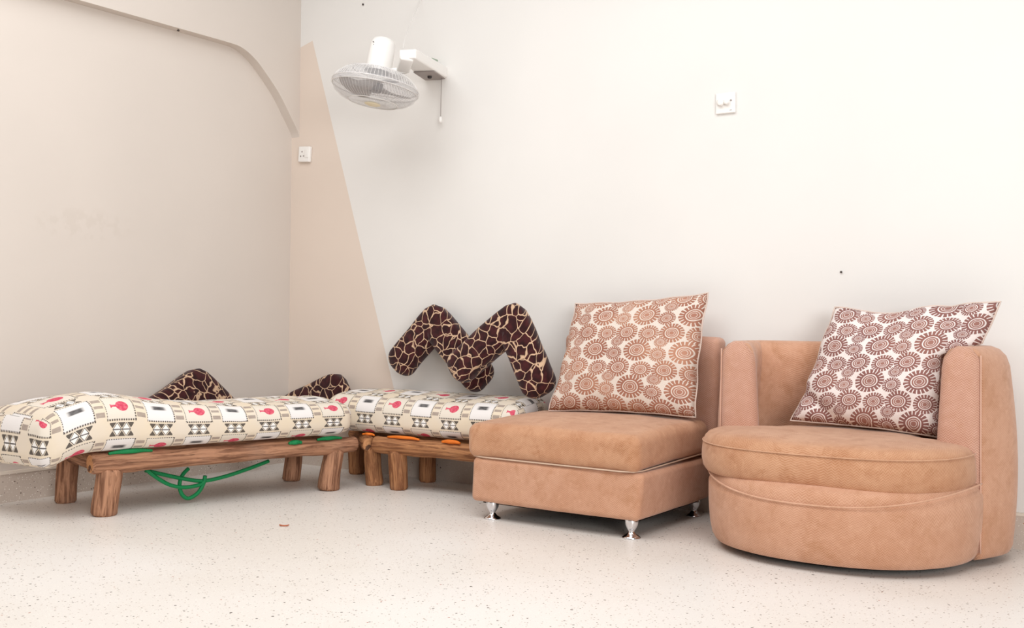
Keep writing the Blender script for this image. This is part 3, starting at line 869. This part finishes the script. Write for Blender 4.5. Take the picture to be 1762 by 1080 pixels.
# stitched seam round the cushion's upper edge
ring = [cush_pt(math.pi + math.pi * k / 40, .992, .383 - .006 * math.sin(math.pi * k / 40)) + Vector((0, -.001, 0)) for k in range(41)]
tv, tf = tube(ring, .0026, 6); link_mesh('seam', tv, tf, uph_seat, sc_)
def fold2(u, v):
    d = (u * .62 + v * .78 - .20)                       # crease across the lower left corner
    g = -.022 * math.exp(-(d / .035) ** 2) * (1 if u < .5 else max(0, 1 - (u - .5) * 4))
    d2 = ((1 - u) * .8 + (1 - v) * .6 - .22)            # crease below the upper right ear
    g2 = -.020 * math.exp(-(d2 / .04) ** 2)
    tl = max(0, 1 - math.hypot(u / .22, (1 - v) / .22))  # upper left corner flops back
    return Vector((0, -1, .2)) * (g + g2) + Vector((0, .035, -.012)) * tl
pillow([at_y(1362, 724, -.29), at_y(1634, 756, -.32), at_y(1722, 519, -.20), at_y(1434, 523, -.17)], .095, flow2, 'maroon flower-print pillow slumped in the round armchair', 'pillow', 7, (.1, 1, -.25), sag=.030, fold=fold2, uvrot=R(-4), uvoff=(.06, .0), W=.52)

# ------------------------------------------------------------------ wall fan
FC = at_y(646, 150, -.40)
fan = thing('wall_fan', (1.03, 0, 2.05), 'white wall-mounted fan with clear guard tilted to face the floor', 'fan')
zax = (-(Vector((0, 0, -1)) + RT0 * -.155 - Vector((FW.x, FW.y, 0)).normalized() * .04)).normalized()   # points up, away from the front
xax = (RT0 - zax * RT0.dot(zax)).normalized(); yax = zax.cross(xax)
FM = Matrix(((xax.x, yax.x, zax.x, FC.x), (xax.y, yax.y, zax.y, FC.y), (xax.z, yax.z, zax.z, FC.z), (0, 0, 0, 1)))
RG = .205
def ringpts(r, z, n=64): return [FM @ Vector((r * math.cos(2 * math.pi * k / n), r * math.sin(2 * math.pi * k / n), z)) for k in range(n)]
# rim bands of clear plastic
v, f = lathe([(RG, .014), (RG + .006, .004), (RG + .006, -.010), (RG, -.018), (RG - .004, -.008), (RG - .004, .006), (RG, .014)], 72, FM, cap=False); orient(link_mesh('guard_rim', v, f, clear, fan))
v, f = lathe([(.150, .070), (.156, .062), (.185, .040), (RG - .002, .012), (RG - .006, .010), (.182, .036), (.152, .059), (.147, .066), (.150, .070)], 72, FM, cap=False); orient(link_mesh('rear_band', v, f, clear, fan))
v, f = lathe([(RG - .002, -.014), (.192, -.040), (.165, -.060), (.120, -.075), (.116, -.072), (.160, -.056), (.186, -.037), (RG - .008, -.012), (RG - .002, -.014)], 72, FM, cap=False); orient(link_mesh('front_band', v, f, clear, fan))
jr, jf = Join(), Join()
for k in range(72):
    a = 2 * math.pi * k / 72; c, s = math.cos(a), math.sin(a)
    jr.add(tube([FM @ Vector((r * c, r * s, z)) for r, z in ((.055, .075), (.12, .073), (.160, .060), (.19, .034), (RG, .008))], .0011, 4, cap=False))
    jf.add(tube([FM @ Vector((r * c, r * s, z)) for r, z in ((.035, -.082), (.09, -.078), (.14, -.068), (.175, -.050), (RG, -.012))], .0006, 4, cap=False))
for r, z in ((.12, .074), (RG, .008)): jr.add(tube(ringpts(r, z), .002, 6, closed=True))
for r, z in ((.12, -.075), (RG, -.012)): jf.add(tube(ringpts(r, z), .002, 6, closed=True))
link_mesh('rear_guard', jr.v, jr.f, wire_m, fan); link_mesh('front_guard', jf.v, jf.f, wire_m, fan)
def blade(k):
    a0 = R(25) + k * 2 * math.pi / 3; verts, faces = [], []
    nr, na = 8, 10
    for side in (0, 1):
        for i in range(nr + 1):
            r = .035 + (.175 - .035) * i / nr; half = R(22 + 22 * math.sin(math.pi * min(1, i / nr * .75)))
            for q in range(na + 1):
                t = q / na * 2 - 1; a = a0 + t * half + .25 * i / nr
                verts.append(FM @ Vector((r * math.cos(a), r * math.sin(a), -.004 + t * .020 - side * .002)))
    n = (nr + 1) * (na + 1)
    for side in (0, 1):
        for i in range(nr):
            for q in range(na):
                b = side * n + i * (na + 1) + q; faces.append([b, b + 1, b + na + 2, b + na + 1])
    return orient(link_mesh('blade', verts, faces, blade_m, fan))
for k in range(3): blade(k)
v, f = lathe([(.0, -.022), (.030, -.022), (.036, -.014), (.036, .018), (.02, .022)], 24, FM); orient(link_mesh('hub', v, f, dark_p, fan))
v, f = lathe([(.0, -.088), (.030, -.088), (.038, -.084), (.038, -.078), (.0, -.078)], 28, FM, cap=False); orient(link_mesh('badge', v, f, badge_m, fan))
# motor housing above the guard
v, f = lathe([(.066, .074), (.064, .085), (.0625, .10), (.060, .19), (.056, .215), (.046, .232), (.028, .240), (.0, .241)], 36, FM, cap=False); mh = orient(link_mesh('motor_housing', v, f, white, fan))
for k in range(2):
    v, f, uv = rbox((.012, .004, .003), .001, (1, 1, 1), 1, None, FM @ Matrix.Translation((-.036 + .004 * k, -.046, .20 - .013 * k)) @ Matrix.Rotation(R(38), 4, 'Z') @ Matrix.Rotation(R(20), 4, 'Y')); link_mesh('vent_slot', v, f, dark_p, mh)
# wall bracket arm box and yoke
TIP = at_y(701, 93, -.40); WE = Vector((1.035, 0.0, 2.02)); WE = at_y(750, 127, -.0)
dv = (TIP - WE); Lb = dv.length; ax_ = dv.normalized(); sx_ = ax_.cross(Vector((0, 0, 1))).normalized(); uz_ = sx_.cross(ax_)
BX = Matrix(((sx_.x, ax_.x, uz_.x, 0), (sx_.y, ax_.y, uz_.y, 0), (sx_.z, ax_.z, uz_.z, 0), (0, 0, 0, 1)))
mid = WE + dv * .5; BX.translation = mid
def dbox(v):
    x, y, z = v; t = y / Lb + .5      # tapers to the tip
    return (x * (1.12 - .45 * t), y, z * (1.0 - .2 * t))
v, f, uv = rbox((.125, Lb, .058), .010, (4, 8, 3), 3, dbox, BX); arm = orient(link_mesh('bracket_box', v, f, white, fan))
pm = BX @ Matrix.Translation((-.0, -Lb * .27, -.030))
v, f, uv = rbox((.108, .18, .006), .002, (2, 2, 1), 2, None, pm); cp = link_mesh('control_panel', v, f, grey_p, arm)
v, f = lathe([(.011, .0), (.011, -.010), (.008, -.014), (0, -.014)], 20, pm, cap=False); link_mesh('screw', v, f, dark_p, cp)
# yoke down to the motor
y0 = TIP + Vector((0, 0, -.015)) ; y1 = FM @ Vector((.115, .0, .10)); y2 = FM @ Vector((.055, .0, .085))
def plate(a, b, w, t, hv): 
    d = (b - a); L_ = d.length; z_ = d.normalized(); x_ = hv - z_ * hv.dot(z_); x_.normalize(); y_ = z_.cross(x_)
    mm = Matrix(((x_.x, y_.x, z_.x, 0), (x_.y, y_.y, z_.y, 0), (x_.z, y_.z, z_.z, 0), (0, 0, 0, 1))); mm.translation = (a + b) / 2
    return rbox((w, t, L_), min(w, t) * .3, (3, 2, 4), 2, None, mm), mm
(v, f, uv), ym = plate(y0, y1, .062, .030, RT0); yk = orient(link_mesh('yoke', v, f, white, fan))
(v, f, uv), _ = plate(y1 + (y1 - y2).normalized() * .02, y2, .030, .035, Vector((0, 0, 1))); link_mesh('yoke_pivot', v, f, white, fan)
v, f = lathe([(.006, 0), (.006, .004), (0, .005)], 14, Matrix.Translation(y1 + Vector((0, 0, .03)) - Vector((FW.x, FW.y, 0)) * .022) @ (-FW).to_track_quat('Z', 'Y').to_matrix().to_4x4(), cap=False); link_mesh('screw', v, f, dark_p, yk)
# tilt knob, sage clip on top, pull cord and flex
cpos = at_y(746, 107, -.04)
v, f, uv = rbox((.022, .040, .036), .006, (1, 1, 1), 2, None, Matrix.Translation(cpos) @ Matrix.Rotation(R(25), 4, 'Y')); link_mesh('cable_clip', v, f, sage, fan)
c0 = at_y(760, 126, -.03); c1 = at_y(758, 206, -.03)
v, f = tube([c0, (c0 + c1) / 2, c1], .0016, 6); pc = link_mesh('pull_cord', v, f, grey_p, fan)
v, f = lathe([(.003, .016), (.007, .012), (.009, -.006), (.006, -.014), (.0, -.015)], 14, Matrix.Translation(c1), cap=False); link_mesh('pull_knob', v, f, white, pc)
w0 = at_y(695, 74, -.33); 
v, f = tube(bez([at_y(694, 82, -.36), at_y(697, 66, -.30), at_y(706, 40, -.16), at_y(722, 4, -.02), at_y(727, -10, -.015)], 6), .0022, 6); link_mesh('power_cord', v, f, wire_m, fan)

# ------------------------------------------------------------------ switch plates
sw = thing('fan_regulator', (2.569, 0, 1.69), 'white square switch plate with two dials high on the cream wall', 'switch')
v, f, uv = rbox((.088, .012, .088), .004, (2, 1, 2), 3, None, Matrix.Translation((2.569, -.006, 1.735))); link_mesh('plate', v, f, white, sw, uv)
for dx, r_ in ((-.018, .0155), (.010, .0125)):
    v, f = lathe([(r_, 0), (r_ * .95, .014), (r_ * .6, .017), (0, .017)], 24, Matrix.Translation((2.569 + dx, -.012, 1.737)) @ Matrix.Rotation(R(90), 4, 'X'), cap=False); orient(link_mesh('dial', v, f, white, sw))
v, f = lathe([(.0035, 0), (.0035, .003), (0, .0035)], 12, Matrix.Translation((2.595, -.012, 1.744)) @ Matrix.Rotation(R(90), 4, 'X'), cap=False); link_mesh('screw', v, f, grey_p, sw)
v, f, uv = rbox((.010, .002, .002), .0008, (1, 1, 1), 1, None, Matrix.Translation((2.594, -.0125, 1.703))); link_mesh('mark', v, f, grey_p, sw)
so = thing('wall_socket', (.115, 0, 1.66), 'small white wall socket on the beige wedge by the corner', 'socket')
v, f, uv = rbox((.086, .022, .086), .007, (2, 1, 2), 3, None, Matrix.Translation((.115, -.011, 1.699)) @ Matrix.Rotation(R(4), 4, 'Y')); link_mesh('plate', v, f, white, so, uv)
for dx, dz in ((-.012, .014), (-.022, -.010), (.000, -.010)):
    v, f = lathe([(.0045, 0), (.0045, .0012), (0, .0013)], 12, Matrix.Translation((.115 + dx, -.022, 1.699 + dz)) @ Matrix.Rotation(R(90), 4, 'X'), cap=False); link_mesh('pin_hole', v, f, grey_p, so)
v, f, uv = rbox((.026, .005, .046), .002, (1, 1, 1), 2, None, Matrix.Translation((.138, -.0235, 1.701))); link_mesh('rocker', v, f, white, so, uv)

# ------------------------------------------------------------------ odds and ends
def nail(p, nrm, r, label):
    q = Vector(nrm).to_track_quat('Z', 'Y').to_matrix().to_4x4(); q.translation = p
    v, f = lathe([(r * .5, -.004), (r * .5, .003), (r, .004), (r, .006), (0, .0065)], 10, q, cap=False)
    return tag(link_mesh('nail', v, f, nail_m), label, 'nail')
nail(at_y(625.5, 8, 0), (0, -1, 0), .0055, 'tiny dark nail in the cream wall above the fan')
nail(at_y(1448, 468, 0), (0, -1, 0), .0045, 'tiny dark nail in the cream wall above the round armchair')
nail(at_x(306, 51, .06) + Vector((0, 0, -.004)), (1, 0, 0), .006, 'tiny nail on the edge of the alcove arch')
cpz = at_z(489, 905, 0)
v, f, uv = rbox((.038, .012, .004), .0015, (4, 2, 1), 2, lambda q: (q[0], q[1] * (1 - (q[0] / .03) ** 2 * .8), q[2] + .004 * (q[0] / .02) ** 2), Matrix.Translation(cpz + Vector((0, 0, .002))) @ Matrix.Rotation(YAW, 4, 'Z'))
tag(link_mesh('wood_chip', v, f, chip_m, None, uv), 'small reddish-brown chip lying on the bare floor', 'chip')
for o in bpy.data.objects:
    if '_w' in o: del o['_w']
